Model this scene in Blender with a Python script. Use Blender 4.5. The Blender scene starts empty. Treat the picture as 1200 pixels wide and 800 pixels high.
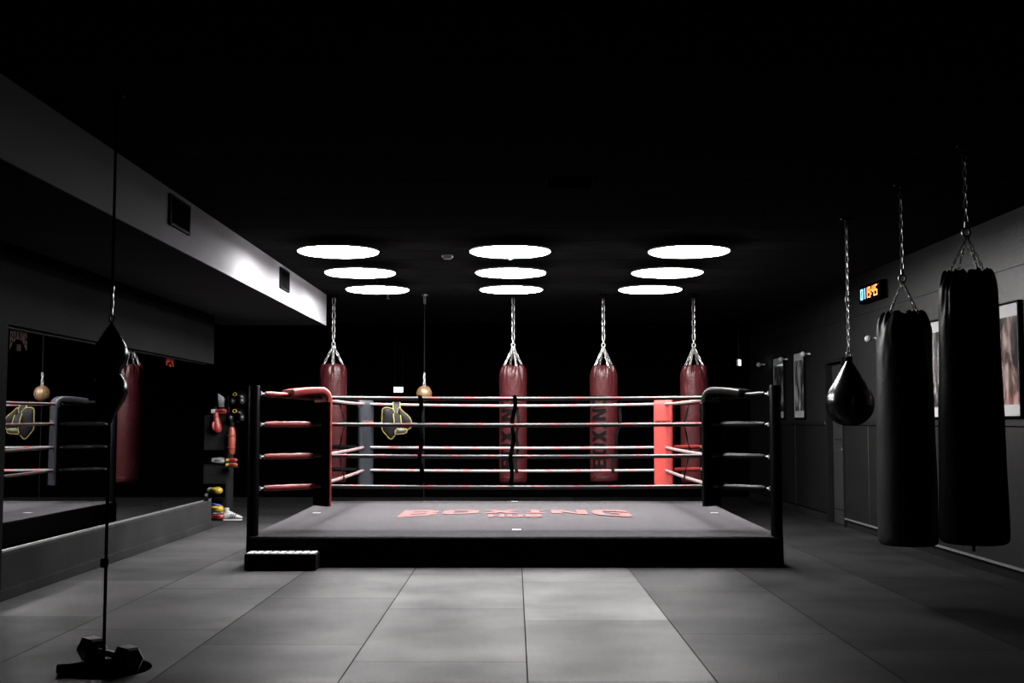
import bpy, bmesh, math, random
from mathutils import Vector, Matrix, noise as mnoise
random.seed(7)
C = bpy.context.scene.collection
PI = math.pi
H = 1.38            # camera height
F = 1380.0          # focal length in pixels of the 1200x800 frame
CEIL = 3.25
LAMP_Z = 3.13

# ------------------------------------------------------------------ materials
def nodes_of(name):
    m = bpy.data.materials.new(name); m.use_nodes = True
    nt = m.node_tree
    return m, nt, nt.nodes['Principled BSDF']

K = .18              # scales base colours down against strong lamps, so shade goes darker
def mat(name, col, rough=.5, metal=0., spec=.5, var=.15, scale=8., bump=0., bscale=60., coat=0., sheen=0., matte=False, gloss=0.):
    """procedural surface: a base colour varied by noise, optional noise bump"""
    m, nt, b = nodes_of(name); col = [c * K for c in col]
    N, L = nt.nodes, nt.links
    b.inputs['Roughness'].default_value = rough
    b.inputs['Metallic'].default_value = metal
    b.inputs['Specular IOR Level'].default_value = spec * .5
    b.inputs['Coat Weight'].default_value = coat
    b.inputs['Coat Roughness'].default_value = .2
    b.inputs['Sheen Weight'].default_value = sheen
    tc = N.new('ShaderNodeTexCoord')
    nz = N.new('ShaderNodeTexNoise'); nz.inputs['Scale'].default_value = scale; nz.inputs['Detail'].default_value = 4
    L.new(tc.outputs['Object'], nz.inputs['Vector'])
    mx = N.new('ShaderNodeMix'); mx.data_type = 'RGBA'
    mx.inputs[6].default_value = (*[c * (1 - var) for c in col], 1)
    mx.inputs[7].default_value = (*[min(1, c * (1 + var)) for c in col], 1)
    L.new(nz.outputs['Fac'], mx.inputs[0]); L.new(mx.outputs[2], b.inputs['Base Color'])
    if bump > 0:
        n2 = N.new('ShaderNodeTexNoise'); n2.inputs['Scale'].default_value = bscale; n2.inputs['Detail'].default_value = 3
        L.new(tc.outputs['Object'], n2.inputs['Vector'])
        bp = N.new('ShaderNodeBump'); bp.inputs['Strength'].default_value = bump; bp.inputs['Distance'].default_value = .01
        L.new(n2.outputs['Fac'], bp.inputs['Height']); L.new(bp.outputs['Normal'], b.inputs['Normal'])
    if matte:                                        # flat paint and plaster: no sheen at all
        d = N.new('ShaderNodeBsdfDiffuse'); d.inputs['Roughness'].default_value = .6
        L.new(mx.outputs[2], d.inputs['Color'])
        if bump > 0: L.new(bp.outputs['Normal'], d.inputs['Normal'])
        out = d.outputs[0]
        if gloss > 0:                                # a thin satin sheen on top of the paint
            gl = N.new('ShaderNodeBsdfGlossy'); gl.inputs['Roughness'].default_value = rough; gl.inputs['Color'].default_value = (gloss, gloss, gloss, 1)
            if bump > 0: L.new(bp.outputs['Normal'], gl.inputs['Normal'])
            ad = N.new('ShaderNodeAddShader'); L.new(out, ad.inputs[0]); L.new(gl.outputs[0], ad.inputs[1]); out = ad.outputs[0]
        L.new(out, N['Material Output'].inputs['Surface'])
    return m

def emit(name, col, strength):
    m, nt, b = nodes_of(name)
    b.inputs['Base Color'].default_value = (*col, 1)
    b.inputs['Emission Color'].default_value = (*col, 1)
    b.inputs['Emission Strength'].default_value = strength
    return m

class G:
    """tiny math-node builder"""
    def __init__(s, nt): s.nt = nt
    def m(s, op, a, b=None, c=None):
        n = s.nt.nodes.new('ShaderNodeMath'); n.operation = op
        for i, v in enumerate((a, b, c)):
            if v is None: continue
            if isinstance(v, (int, float)): n.inputs[i].default_value = v
            else: s.nt.links.new(v, n.inputs[i])
        return n.outputs[0]

def floor_material():
    m, nt, b = nodes_of('rubber floor tiles'); N, L = nt.nodes, nt.links; g = G(nt)
    tc = N.new('ShaderNodeTexCoord'); sp = N.new('ShaderNodeSeparateXYZ'); L.new(tc.outputs['Object'], sp.inputs[0])
    x = g.m('DIVIDE', g.m('SUBTRACT', sp.outputs[0], .07), 1.01)
    col = g.m('FLOOR', x); fx = g.m('SUBTRACT', x, col)
    off = g.m('FRACT', g.m('MULTIPLY', col, .27))
    y = g.m('ADD', g.m('DIVIDE', g.m('SUBTRACT', sp.outputs[1], .55), 1.95), off)
    row = g.m('FLOOR', y); fy = g.m('SUBTRACT', y, row)
    ex = g.m('MINIMUM', fx, g.m('SUBTRACT', 1.0, fx)); ey = g.m('MULTIPLY', g.m('MINIMUM', fy, g.m('SUBTRACT', 1.0, fy)), 1.93)
    e = g.m('MINIMUM', ex, ey)
    seam = g.m('LESS_THAN', e, .004)
    cv = N.new('ShaderNodeCombineXYZ'); L.new(col, cv.inputs[0]); L.new(row, cv.inputs[1])
    wn = N.new('ShaderNodeTexWhiteNoise'); L.new(cv.outputs[0], wn.inputs['Vector'])
    n1 = N.new('ShaderNodeTexNoise'); n1.inputs['Scale'].default_value = 1.3; n1.inputs['Detail'].default_value = 5
    L.new(tc.outputs['Object'], n1.inputs['Vector'])
    n2 = N.new('ShaderNodeTexNoise'); n2.inputs['Scale'].default_value = 160; n2.inputs['Detail'].default_value = 2
    L.new(tc.outputs['Object'], n2.inputs['Vector'])
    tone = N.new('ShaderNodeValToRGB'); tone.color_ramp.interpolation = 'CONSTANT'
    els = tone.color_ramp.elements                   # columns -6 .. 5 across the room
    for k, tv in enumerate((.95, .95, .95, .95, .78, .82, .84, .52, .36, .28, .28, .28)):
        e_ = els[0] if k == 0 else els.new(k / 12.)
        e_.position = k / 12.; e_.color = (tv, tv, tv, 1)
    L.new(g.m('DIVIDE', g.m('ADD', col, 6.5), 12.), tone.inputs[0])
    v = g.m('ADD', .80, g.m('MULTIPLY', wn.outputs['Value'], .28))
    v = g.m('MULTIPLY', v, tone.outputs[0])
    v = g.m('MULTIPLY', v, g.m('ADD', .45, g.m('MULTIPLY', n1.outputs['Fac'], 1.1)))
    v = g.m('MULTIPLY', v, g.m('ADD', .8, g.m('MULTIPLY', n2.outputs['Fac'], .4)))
    v = g.m('MULTIPLY', v, g.m('SUBTRACT', 1.0, g.m('MULTIPLY', seam, .9)))
    mx = N.new('ShaderNodeMix'); mx.data_type = 'RGBA'
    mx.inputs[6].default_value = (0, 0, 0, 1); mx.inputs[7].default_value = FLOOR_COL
    L.new(v, mx.inputs[0])
    bp = N.new('ShaderNodeBump'); bp.inputs['Strength'].default_value = .25; bp.inputs['Distance'].default_value = .004
    L.new(g.m('SUBTRACT', n2.outputs['Fac'], seam), bp.inputs['Height'])
    df = N.new('ShaderNodeBsdfDiffuse'); L.new(mx.outputs[2], df.inputs['Color']); L.new(bp.outputs['Normal'], df.inputs['Normal'])
    gl = N.new('ShaderNodeBsdfGlossy'); gl.inputs['Roughness'].default_value = FLOOR_ROUGH; L.new(bp.outputs['Normal'], gl.inputs['Normal'])
    gv = g.m('MULTIPLY', v, FLOOR_GLOSS); gc = N.new('ShaderNodeCombineXYZ')
    for k in range(3): L.new(gv, gc.inputs[k])
    L.new(gc.outputs[0], gl.inputs['Color'])
    ad = N.new('ShaderNodeAddShader'); L.new(df.outputs[0], ad.inputs[0]); L.new(gl.outputs[0], ad.inputs[1])
    L.new(ad.outputs[0], N['Material Output'].inputs['Surface'])
    return m

def rope_material():
    """grey vinyl rope cover with short red printed patches along its length"""
    m, nt, b = nodes_of('ring rope cover'); N, L = nt.nodes, nt.links; g = G(nt)
    at = N.new('ShaderNodeAttribute'); at.attribute_name = 'along'
    p = g.m('FRACT', g.m('DIVIDE', at.outputs['Fac'], .37))
    f = g.m('LESS_THAN', p, .30)
    mx = N.new('ShaderNodeMix'); mx.data_type = 'RGBA'
    mx.inputs[6].default_value = (.054, .0525, .053, 1); mx.inputs[7].default_value = (.105, .034, .034, 1)
    L.new(f, mx.inputs[0])
    d = N.new('ShaderNodeBsdfDiffuse'); L.new(mx.outputs[2], d.inputs['Color'])
    gl = N.new('ShaderNodeBsdfGlossy'); gl.inputs['Roughness'].default_value = .3; gl.inputs['Color'].default_value = (.015, .015, .015, 1)
    ad = N.new('ShaderNodeAddShader'); L.new(d.outputs[0], ad.inputs[0]); L.new(gl.outputs[0], ad.inputs[1])
    L.new(ad.outputs[0], N['Material Output'].inputs['Surface'])
    return m

def photo_material(name, seed, warm):
    """a framed monochrome photograph: soft vertical figures over a dark ground"""
    m, nt, b = nodes_of(name); N, L = nt.nodes, nt.links
    tc = N.new('ShaderNodeTexCoord'); mp = N.new('ShaderNodeMapping')
    mp.inputs['Location'].default_value = (seed, seed * 1.7, 0); mp.inputs['Scale'].default_value = (1, 3.2, 1.3)
    L.new(tc.outputs['Object'], mp.inputs['Vector'])
    nz = N.new('ShaderNodeTexNoise'); nz.inputs['Scale'].default_value = 2.1; nz.inputs['Detail'].default_value = 6
    nz.inputs['Distortion'].default_value = .8
    L.new(mp.outputs[0], nz.inputs['Vector'])
    cr = N.new('ShaderNodeValToRGB'); e = cr.color_ramp.elements
    e[0].position = .40; e[0].color = (.008, .008, .008, 1)
    e[1].position = .68; e[1].color = (.19, .16, .15, 1) if warm else (.13, .13, .13, 1)
    k = cr.color_ramp.elements.new(.52); k.color = (.07, .045, .04, 1) if warm else (.03, .03, .03, 1)
    L.new(nz.outputs['Fac'], cr.inputs[0]); L.new(cr.outputs[0], b.inputs['Base Color'])
    b.inputs['Roughness'].default_value = .12
    return m

FLOOR_COL = (.0100, .0097, .0103, 1)
FLOOR_ROUGH, FLOOR_GLOSS = .45, .036
MT = dict(
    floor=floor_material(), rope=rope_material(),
    ceiling=mat('black painted ceiling', (.05, .05, .05), .5, var=.2, scale=3, matte=True),
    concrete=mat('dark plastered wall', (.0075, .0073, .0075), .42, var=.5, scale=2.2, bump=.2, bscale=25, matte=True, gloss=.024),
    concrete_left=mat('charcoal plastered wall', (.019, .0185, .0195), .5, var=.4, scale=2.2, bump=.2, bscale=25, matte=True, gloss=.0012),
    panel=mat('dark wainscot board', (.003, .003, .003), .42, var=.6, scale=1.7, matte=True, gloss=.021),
    lower_wall_lit=mat('plaster with painted bounce light', (.052, .051, .053), .5, var=.5, scale=2.2, bump=.2, bscale=25, matte=True, gloss=.001),  # lighter copy of the left wall, floor bounce light put into the colour
    black_wall=mat('black painted wall', (.0025, .0025, .0025), .9, matte=True),
    soffit=mat('black soffit paint', (.12, .12, .12), .8, var=.25, scale=1.5, matte=True),
    fascia=mat('pale plaster fascia', (.92, .905, .96), .85, var=.08, scale=1.5, bump=.1, bscale=18, matte=True),
    trim=mat('black trim', (.012, .012, .012), .5, matte=True, gloss=.004),
    lip=mat('worn grey trim edge', (.13, .13, .13), .45),
    slat=mat('grey vent slat', (.10, .10, .10), .6, matte=True),
    door=mat('dark painted door', (.02, .02, .021), .5, var=.2, scale=2),
    canvas=mat('grey ring canvas', (.130, .124, .132), .85, var=.12, scale=3, bump=.2, bscale=140, matte=True),
    logo_red=mat('red canvas print', (.40, .19, .185), .8, var=.15, scale=14, matte=True),
    apron=mat('black vinyl apron', (.003, .003, .003), .5, spec=.06),
    post=mat('black powder coated post', (.004, .004, .004), .32, matte=True, gloss=.0035),
    red_vinyl=mat('red vinyl', (.62, .075, .065), .42, var=.12, scale=10, bump=.06, bscale=30, spec=.2),
    black_vinyl=mat('black vinyl', (.014, .014, .015), .32, var=.2, scale=10, matte=True, gloss=.012),
    grey_vinyl=mat('blue grey vinyl', (.036, .040, .051), .45, var=.12, scale=8, spec=.3),
    strap=mat('black webbing', (.012, .012, .012), .6, bump=.3, bscale=200, matte=True),
    steel=mat('galvanised steel', (1.0, .99, .97), .35, metal=.75),
    dark_steel=mat('dark steel', (.9, .9, .9), .35, metal=.8),
    maroon=mat('maroon leather', (.072, .0115, .014), .36, var=.5, scale=7, bump=.4, bscale=26, spec=.2),
    dark_back=mat('dark maroon pad shade', (.016, .002, .002), .6, matte=True),  # red pads' shaded rear, the shade put into the colour
    black_pad_shade=mat('black pad shade', (.004, .004, .004), .6, matte=True),  # same painted rear shade for the black and grey pads
    maroon_print=mat('black printed lettering', (.006, .003, .0035), .5, matte=True, gloss=.002),
    black_leather=mat('black leather', (.0025, .0025, .0026), .27, var=.2, scale=9, bump=.10, bscale=30, matte=True, gloss=.006),
    gloss_leather=mat('glossy black leather', (.0025, .0025, .0026), .2, var=.2, scale=9, bump=.06, bscale=30, matte=True, gloss=.022),
    grey_leather=mat('lightened black leather', (.040, .036, .041), .38, var=.3, scale=6, bump=.15, bscale=24, matte=True, gloss=.018),  # base colour raised to stand in for one bag's broad highlight
    tan=mat('tan leather', (.30, .18, .085), .35, var=.15, scale=12, bump=.08),
    cord=mat('black cord', (.004, .004, .004), .7, matte=True),
    grey_cord=mat('grey cord', (.022, .022, .022), .6, matte=True),
    rubber=mat('black rubber', (.004, .004, .004), .6, matte=True),
    hexface=mat('worn rubber hex face', (.012, .012, .012), .38),
    white=mat('white plastic', (.75, .75, .76), .4, var=.05),
    tread=mat('white anti slip strip', (.8, .8, .8), .7, var=.1, scale=30),
    paper=mat('white mount board', (.62, .6, .62), .6, var=.04),
    frame=mat('black picture frame', (.006, .006, .006), .4, matte=True, gloss=.001),
    yellow=mat('yellow piping', (.42, .36, .11), .5, var=.1, matte=True),
    navy=mat('charcoal padded vinyl', (.022, .020, .024), .45, var=.3, scale=12, matte=True, gloss=.003),
    red=mat('red glove leather', (.5, .05, .05), .4),
    orange=mat('orange red leather', (.5, .09, .045), .45),
    gold=mat('yellow glove leather', (.8, .55, .06), .4),
    blue=mat('blue glove leather', (.03, .08, .42), .4),
    silver=mat('silver grey fabric', (.42, .43, .47), .5),
    rack=mat('dark grey rack board', (.03, .03, .032), .7, matte=True),
    sticker=mat('red mirror sticker', (.34, .045, .035), .6, matte=True),
    pale_sticker=mat('pale red mirror sticker', (.20, .135, .135), .6, matte=True),
    lamp=emit('lamp diffuser', (1, .985, .97), 250.0),
    exit=emit('lit exit sign panel', (.62, 1.0, .9), 1.6),
    exit_side=emit('lit emergency panel', (.8, .97, 1.0), 3.0),
    led_blue=emit('blue led', (.12, .38, 1.0), 5.0),
    led_orange=emit('orange led', (1.0, .24, .05), 3.5),
)
def mirror_material():
    m, nt, b = nodes_of('mirror glass'); N, L = nt.nodes, nt.links
    b.inputs['Base Color'].default_value = (.46, .465, .47, 1); b.inputs['Metallic'].default_value = 1
    b.inputs['Roughness'].default_value = .006
    return m
MT['mirror'] = mirror_material()

# ------------------------------------------------------------------ mesh building
class MB:
    def __init__(s): s.bm = bmesh.new(); s.att = {}
    def face(s, vs):
        try: return s.bm.faces.new(vs)
        except ValueError: return None
    def box(s, x0, x1, y0, y1, z0, z1, bev=0., seg=2):
        r = bmesh.ops.create_cube(s.bm, size=1.)
        for v in r['verts']:
            v.co = Vector(((x0 + x1) / 2 + v.co.x * (x1 - x0), (y0 + y1) / 2 + v.co.y * (y1 - y0), (z0 + z1) / 2 + v.co.z * (z1 - z0)))
        if bev > 0:
            es = list({e for v in r['verts'] for e in v.link_edges})
            bmesh.ops.bevel(s.bm, geom=es, offset=bev, segments=seg, affect='EDGES', profile=.5)
        return s
    def obox(s, c, ax, ay, az, hx, hy, hz, bev=0.):
        """box about c with axes ax, ay, az and half sizes"""
        r = bmesh.ops.create_cube(s.bm, size=2.)
        c, ax, ay, az = map(Vector, (c, ax, ay, az))
        for v in r['verts']: v.co = c + ax * v.co.x * hx + ay * v.co.y * hy + az * v.co.z * hz
        if bev > 0:
            es = list({e for v in r['verts'] for e in v.link_edges})
            bmesh.ops.bevel(s.bm, geom=es, offset=bev, segments=2, affect='EDGES', profile=.5)
        return s
    def tube(s, pts, r, seg=10, closed=False, along0=None, caps=True):
        pts = [Vector(p) for p in pts]; n = len(pts)
        rad = r if isinstance(r, (list, tuple)) else [r] * n
        rings = []; up = None; acc = along0 or 0.
        for i, p in enumerate(pts):
            if closed: t = pts[(i + 1) % n] - pts[i - 1]
            else: t = pts[min(i + 1, n - 1)] - pts[max(i - 1, 0)]
            t.normalize()
            if up is None: up = t.orthogonal().normalized()
            up = (up - t * up.dot(t)).normalized(); sd = t.cross(up)
            if i: acc += (p - pts[i - 1]).length
            ring = [s.bm.verts.new(p + (up * math.cos(a) + sd * math.sin(a)) * rad[i]) for a in (2 * PI * k / seg for k in range(seg))]
            if along0 is not None:
                for v in ring: s.att[v] = acc
            rings.append(ring)
        m = n if closed else n - 1
        for i in range(m):
            a, b = rings[i], rings[(i + 1) % n]
            for k in range(seg): s.face((a[k], a[(k + 1) % seg], b[(k + 1) % seg], b[k]))
        if not closed and caps:
            s.face(rings[0][::-1]); s.face(rings[-1])
        return s
    def lathe(s, prof, seg=32, c=(0, 0, 0), deform=None):
        """prof = [(r, z)] from bottom to top"""
        c = Vector(c); rings = []
        for r, z in prof:
            if r < 1e-5: rings.append([s.bm.verts.new(c + Vector((0, 0, z)))]); continue
            ring = []
            for k in range(seg):
                a = 2 * PI * k / seg; rr, zz = (r, z) if deform is None else deform(r, z, a)
                ring.append(s.bm.verts.new(c + Vector((rr * math.cos(a), rr * math.sin(a), zz))))
            rings.append(ring)
        for a, b in zip(rings, rings[1:]):
            if len(a) == 1 and len(b) == 1: continue
            for k in range(seg):
                k2 = (k + 1) % seg
                if len(a) == 1: s.face((a[0], b[k2], b[k]))
                elif len(b) == 1: s.face((a[k], a[k2], b[0]))
                else: s.face((a[k], a[k2], b[k2], b[k]))
        if len(rings[0]) > 1: s.face(rings[0][::-1])
        if len(rings[-1]) > 1: s.face(rings[-1])
        return s
    def ell(s, c, rx, ry, rz, seg=16, rot=None):
        r = bmesh.ops.create_uvsphere(s.bm, u_segments=seg, v_segments=max(8, seg // 2), radius=1.)
        for v in r['verts']:
            p = Vector((v.co.x * rx, v.co.y * ry, v.co.z * rz))
            if rot is not None: p = rot @ p
            v.co = Vector(c) + p
        return s
    def sweep(s, path, frames, sect):
        """path points, frames (u, v) per point, closed section [(a, b)]"""
        rings = []
        for p, (u, v) in zip(path, frames):
            rings.append([s.bm.verts.new(Vector(p) + Vector(u) * a + Vector(v) * b) for a, b in sect])
        n = len(sect)
        for a, b in zip(rings, rings[1:]):
            for k in range(n): s.face((a[k], a[(k + 1) % n], b[(k + 1) % n], b[k]))
        s.face(rings[0][::-1]); s.face(rings[-1])
        return s
    def link(s, c, axis, side, ln, w, r, seg=6):
        """one oval chain link"""
        c, axis, side = Vector(c), Vector(axis).normalized(), Vector(side).normalized()
        pts = []; hw = w / 2 - r; st = ln / 2 - w / 2
        for k in range(14):
            a = 2 * PI * k / 14; q = st if math.cos(a) >= 0 else -st
            pts.append(c + axis * (q + hw * math.cos(a)) + side * hw * math.sin(a))
        return s.tube(pts, r, seg, closed=True)
    def chain(s, a, b, ln=.06, w=.032, r=.0055):
        a, b = Vector(a), Vector(b); d = b - a; t = d.normalized(); L = d.length
        pitch = ln - 2 * r - .002; n = max(1, round(L / pitch)); u = t.orthogonal().normalized(); v = t.cross(u)
        for i in range(n):
            s.link(a + t * (L * (i + .5) / n), t, u if i % 2 else v, max(ln, L / n + 2 * r), w, r)
        return s
    def quads(s, polys, fn, nu=4, nv=4):
        """flat quads in (u, v) mapped by fn on to a surface, subdivided"""
        for qi, (a, b, c, d) in enumerate(polys):
            lf = qi * .00025
            grid = []
            for j in range(nv + 1):
                t = j / nv; row = []
                for i in range(nu + 1):
                    q = i / nu
                    x = (a[0] * (1 - q) + b[0] * q) * (1 - t) + (d[0] * (1 - q) + c[0] * q) * t
                    y = (a[1] * (1 - q) + b[1] * q) * (1 - t) + (d[1] * (1 - q) + c[1] * q) * t
                    row.append(s.bm.verts.new(fn(x, y, lf)))
                grid.append(row)
            for j in range(nv):
                for i in range(nu): s.face((grid[j][i], grid[j][i + 1], grid[j + 1][i + 1], grid[j + 1][i]))
        return s
    def build(s, name, m, parent=None, smooth=35, keep_normals=False):
        if not keep_normals: bmesh.ops.recalc_face_normals(s.bm, faces=s.bm.faces)
        me = bpy.data.meshes.new(name)
        if s.att:
            s.bm.verts.index_update()
            vals = [0.] * len(s.bm.verts)
            for v, a in s.att.items(): vals[v.index] = a
        s.bm.to_mesh(me); s.bm.free()
        if s.att:
            at = me.attributes.new('along', 'FLOAT', 'POINT'); at.data.foreach_set('value', vals)
        me.materials.append(m)
        if smooth:
            for p in me.polygons: p.use_smooth = True
            me.set_sharp_from_angle(angle=math.radians(smooth))
        o = bpy.data.objects.new(name, me); C.objects.link(o)
        if parent is not None: o.parent = parent
        return o

def tag(o, label, cat, group=None):
    o['label'] = label; o['category'] = cat
    if group: o['group'] = group
    return o
def thing(name, label, cat, loc=(0, 0, 0), rz=0., group=None):
    o = bpy.data.objects.new(name, None); C.objects.link(o); o.location = loc; o.rotation_euler = (0, 0, rz)
    o.empty_display_size = .1
    return tag(o, label, cat, group)
def struct(o): o['kind'] = 'structure'; return o
def dup(root, loc, rz, label, group=None):
    r = root.copy(); C.objects.link(r); r.location = loc; r.rotation_euler = (0, 0, rz); r['label'] = label
    if group: r['group'] = group
    for ch in list(root.children):
        c = ch.copy(); C.objects.link(c); c.parent = r
        for gch in list(ch.children):
            d = gch.copy(); C.objects.link(d); d.parent = c
    return r

# ------------------------------------------------------------------ block lettering
def R(x0, y0, x1, y1): return ((x0, y0), (x1, y0), (x1, y1), (x0, y1))
GL = {
 'B': [R(0, 0, .3, 1), R(.3, .8, .86, 1), R(.3, .41, .86, .59), R(.3, 0, .86, .2), ((.7, .55), (1, .62), (1, .9), (.7, .85)), ((.7, .15), (1, .1), (1, .4), (.7, .47))],
 'O': [R(0, .14, .3, .86), R(.7, .14, 1, .86), ((.0, .8), (1, .8), (.86, 1), (.14, 1)), ((.14, 0), (.86, 0), (1, .2), (0, .2))],
 'X': [((0, 1), (.64, 0), (1, 0), (.36, 1)), ((.64, 1), (0, 0), (.36, 0), (1, 1))],
 'I': [R(.3, 0, .7, 1), R(.1, .82, .9, 1), R(.1, 0, .9, .18)],
 'N': [R(0, 0, .28, 1), R(.72, 0, 1, 1), ((0, 1), (.7, 0), (1, 0), (.3, 1))],
 'G': [R(0, .14, .3, .86), ((0, .8), (.95, .8), (.86, 1), (.14, 1)), ((.14, 0), (.9, 0), (1, .2), (0, .2)), R(.7, .12, 1, .5), R(.5, .4, 1, .55), R(.7, .68, 1, .86)],
 'H': [R(0, 0, .3, 1), R(.7, 0, 1, 1), R(.3, .4, .7, .6)],
 'U': [R(0, .14, .3, 1), R(.7, .14, 1, 1), ((.14, 0), (.86, 0), (1, .2), (0, .2))],
}
def word(txt, gap=.16):
    """quads of a word laid out in u 0..1, v 0..1"""
    wd = {'I': .62}
    tot = sum(wd.get(c, 1.) for c in txt) + gap * (len(txt) - 1); x = 0; out = []
    for c in txt:
        w = wd.get(c, 1.)
        for q in GL[c]: out.append(tuple(((x + px * w) / tot, py) for px, py in q))
        x += w + gap
    return out
def arch_logo():
    """BOXING with an arched underside, HUB sitting in the arch"""
    out = []
    for q in word('BOXING'):
        out.append(tuple((u, (lambda b: b + v * (1 - b))(.60 * max(0, 1 - abs(2 * u - 1) ** 2.2))) for u, v in q))
    for q in word('HUB'):
        out.append(tuple((.385 + .23 * u, .0 + .34 * v) for u, v in q))
    return out

# ------------------------------------------------------------------ camera
cam = bpy.data.cameras.new('camera'); co = bpy.data.objects.new('camera', cam); C.objects.link(co)
cam.sensor_width = 36.; cam.lens = F * 36 / 1200; cam.clip_start = .05; cam.clip_end = 100
co.location = (0, 0, H)
co.rotation_euler = (PI / 2 + math.atan(95 / F), 0, math.atan(3 / F))
bpy.context.scene.camera = co

# ------------------------------------------------------------------ room shell
YB, YE = -3.0, 22.0
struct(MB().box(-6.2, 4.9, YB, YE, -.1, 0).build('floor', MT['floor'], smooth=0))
def ceiling():
    b = MB(); y = YB; k = 0
    while y < YE:                                   # wide boards across the room with a narrow shadow gap between
        b.box(-6.2, 4.9, y, min(y + .735, YE), CEIL, CEIL + .06, .006, 1); y += .75
    b.box(-6.2, 4.9, YB, YE, CEIL + .05, CEIL + .12)
    return b.build('ceiling', MT['ceiling'], smooth=0)
struct(ceiling())
WL, WM = -4.0, -4.10        # left wall face, mirror face
ML0, ML1, MZ0, MZ1 = 9.27, 15.60, .345, 2.155
b = MB()
b.box(WL - .35, WL, YB, ML0, 0, CEIL)
b.box(WL - .35, WL, ML0, ML1 + .04, MZ1, CEIL)
b.box(WL - .35, WM - .02, ML0, ML1 + .04, MZ0, MZ1)
struct(b.build('wall_left', MT['concrete_left'], smooth=0))
struct(MB().box(WL - .35, WL, ML0, ML1 + .04, 0, MZ0).build('wall_left_lower_lit', MT['lower_wall_lit'], smooth=0))  # lower wall split off to carry the painted bounce light
struct(MB().box(WL, WL + .035, YB, ML1 + .04, 0, .085, .006).build('baseboard_left', MT['lower_wall_lit'], smooth=0))
b = MB(); b.box(-5.9, WL - .35, ML1 - .06, ML1 + .04, 0, CEIL); b.box(-6.0, -5.9, ML1 - .06, YE, 0, CEIL)
struct(b.build('wall_alcove', MT['black_wall'], smooth=0))
struct(MB().box(-6.2, 4.9, YE, YE + .1, 0, CEIL).build('wall_back', MT['black_wall'], smooth=0))
struct(MB().box(-6.2, 4.9, YB - .1, YB, 0, CEIL).build('wall_front', MT['black_wall'], smooth=0))
# lowered soffit along the left wall
struct(MB().box(WL - .3, -2.775, YB, 17.2, 2.80, CEIL).build('trim_soffit', MT['soffit'], smooth=0))
struct(MB().box(-2.775, -2.76, YB, 17.2, 2.798, CEIL).build('trim_fascia', MT['fascia'], smooth=0))

WR = 4.40
b = MB()
D0, D1, DZ = 15.72, 16.52, 2.20                      # the doorway
b.box(WR, WR + .3, YB, D0, 0, CEIL); b.box(WR, WR + .3, D1, YE, 0, CEIL); b.box(WR, WR + .3, D0, D1, DZ, CEIL)
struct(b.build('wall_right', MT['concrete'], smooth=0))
b = MB()
for y0, y1 in ((YB, .2), (.22, 2.6), (2.62, 5.0), (5.02, 7.4), (7.42, 9.8), (9.82, 12.2), (12.22, 14.6), (14.62, D0 - .04), (D1 + .04, 18.4), (18.42, 20.2), (20.22, YE)):
    b.box(WR - .03, WR, y0, y1, .12, 1.345, .004, 1)
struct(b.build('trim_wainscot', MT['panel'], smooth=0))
b = MB(); b.box(WR - .05, WR, YB, D0 - .04, 1.345, 1.40, .006, 1); b.box(WR - .05, WR, D1 + .04, YE, 1.345, 1.40, .006, 1)
struct(b.build('trim_dado', MT['panel'], smooth=0))
b = MB(); b.box(WR - .045, WR - .03, YB, D0 - .04, .105, .125); 
struct(b.build('trim_lip', MT['lip'], smooth=0))
b = MB(); b.box(WR - .012, WR, YB, D0 - .04, 0, .105); b.box(WR - .05, WR, D1 + .04, YE, 0, .1)
struct(b.build('baseboard_right', MT['trim'], smooth=0))
b = MB(); b.box(WR - .012, WR, YB, YE, 2.745, 2.757)
struct(b.build('trim_seam', MT['concrete'], smooth=0))
b = MB(); b.box(WR - .04, WR + .04, D0 - .04, D0 + .01, 0, DZ); b.box(WR - .04, WR + .04, D1 - .01, D1 + .04, 0, DZ); b.box(WR - .04, WR + .04, D0 - .04, D1 + .04, DZ, DZ + .05)
struct(b.build('trim_door', MT['trim'], smooth=0))
b = MB(); b.box(WR + .05, WR + .09, D0 + .01, D1 - .01, .005, DZ - .005)
b.box(WR + .03, WR + .06, D0 + .12, D1 - .12, .2, 1.0, .01); b.box(WR + .03, WR + .06, D0 + .12, D1 - .12, 1.15, 2.0, .01)
dr = struct(b.build('door_1', MT['door'], smooth=0))
hb = MB(); hb.tube([(WR + .06, D0 + .08, 1.02), (WR + .0, D0 + .08, 1.02), (WR + .0, D0 + .2, 1.02)], .009)
hb.build('door_handle', MT['dark_steel'], dr)

# ------------------------------------------------------------------ mirrors with stickers
pan = [(ML0, 11.52), (11.53, 13.72), (13.73, ML1)]
names = ['wall mirror nearest the camera, reflecting the ring and the tan ball', 'middle wall mirror, reflecting a maroon bag, no sticker', 'far wall mirror with small red sticker near its top']
for i, (y0, y1) in enumerate(pan):
    t = thing('wall_mirror', names[i], 'mirror', (WM, (y0 + y1) / 2, MZ0), 0, 'mirror panels on the left wall')
    hy, hz = (y1 - y0) / 2, MZ1 - MZ0
    bb = MB().box(-.018, -.0, -hy, hy, 0, hz); bb.build('glass', MT['mirror'], t, smooth=0)
    for r0, r1 in ((.0, .016), (hz - .01, hz)): MB().box(-.012, .012, -hy, hy, r0, r1).build('mirror_rail', MT['dark_steel'], t, smooth=0)
    if i != 1:
        s0 = .26 if i == 0 else .10; w, h0 = (.32, .16) if i == 0 else (.28, .10); zt = (2.13, 2.14)[i > 0] - MZ0
        MB().quads(arch_logo(), lambda u, v, l: Vector((.0025 + l, -hy + s0 + w * u, zt - h0 + h0 * v)), 1, 1).build(
            'sticker', MT['pale_sticker'] if i == 0 else MT['sticker'], t, smooth=0)

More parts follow.
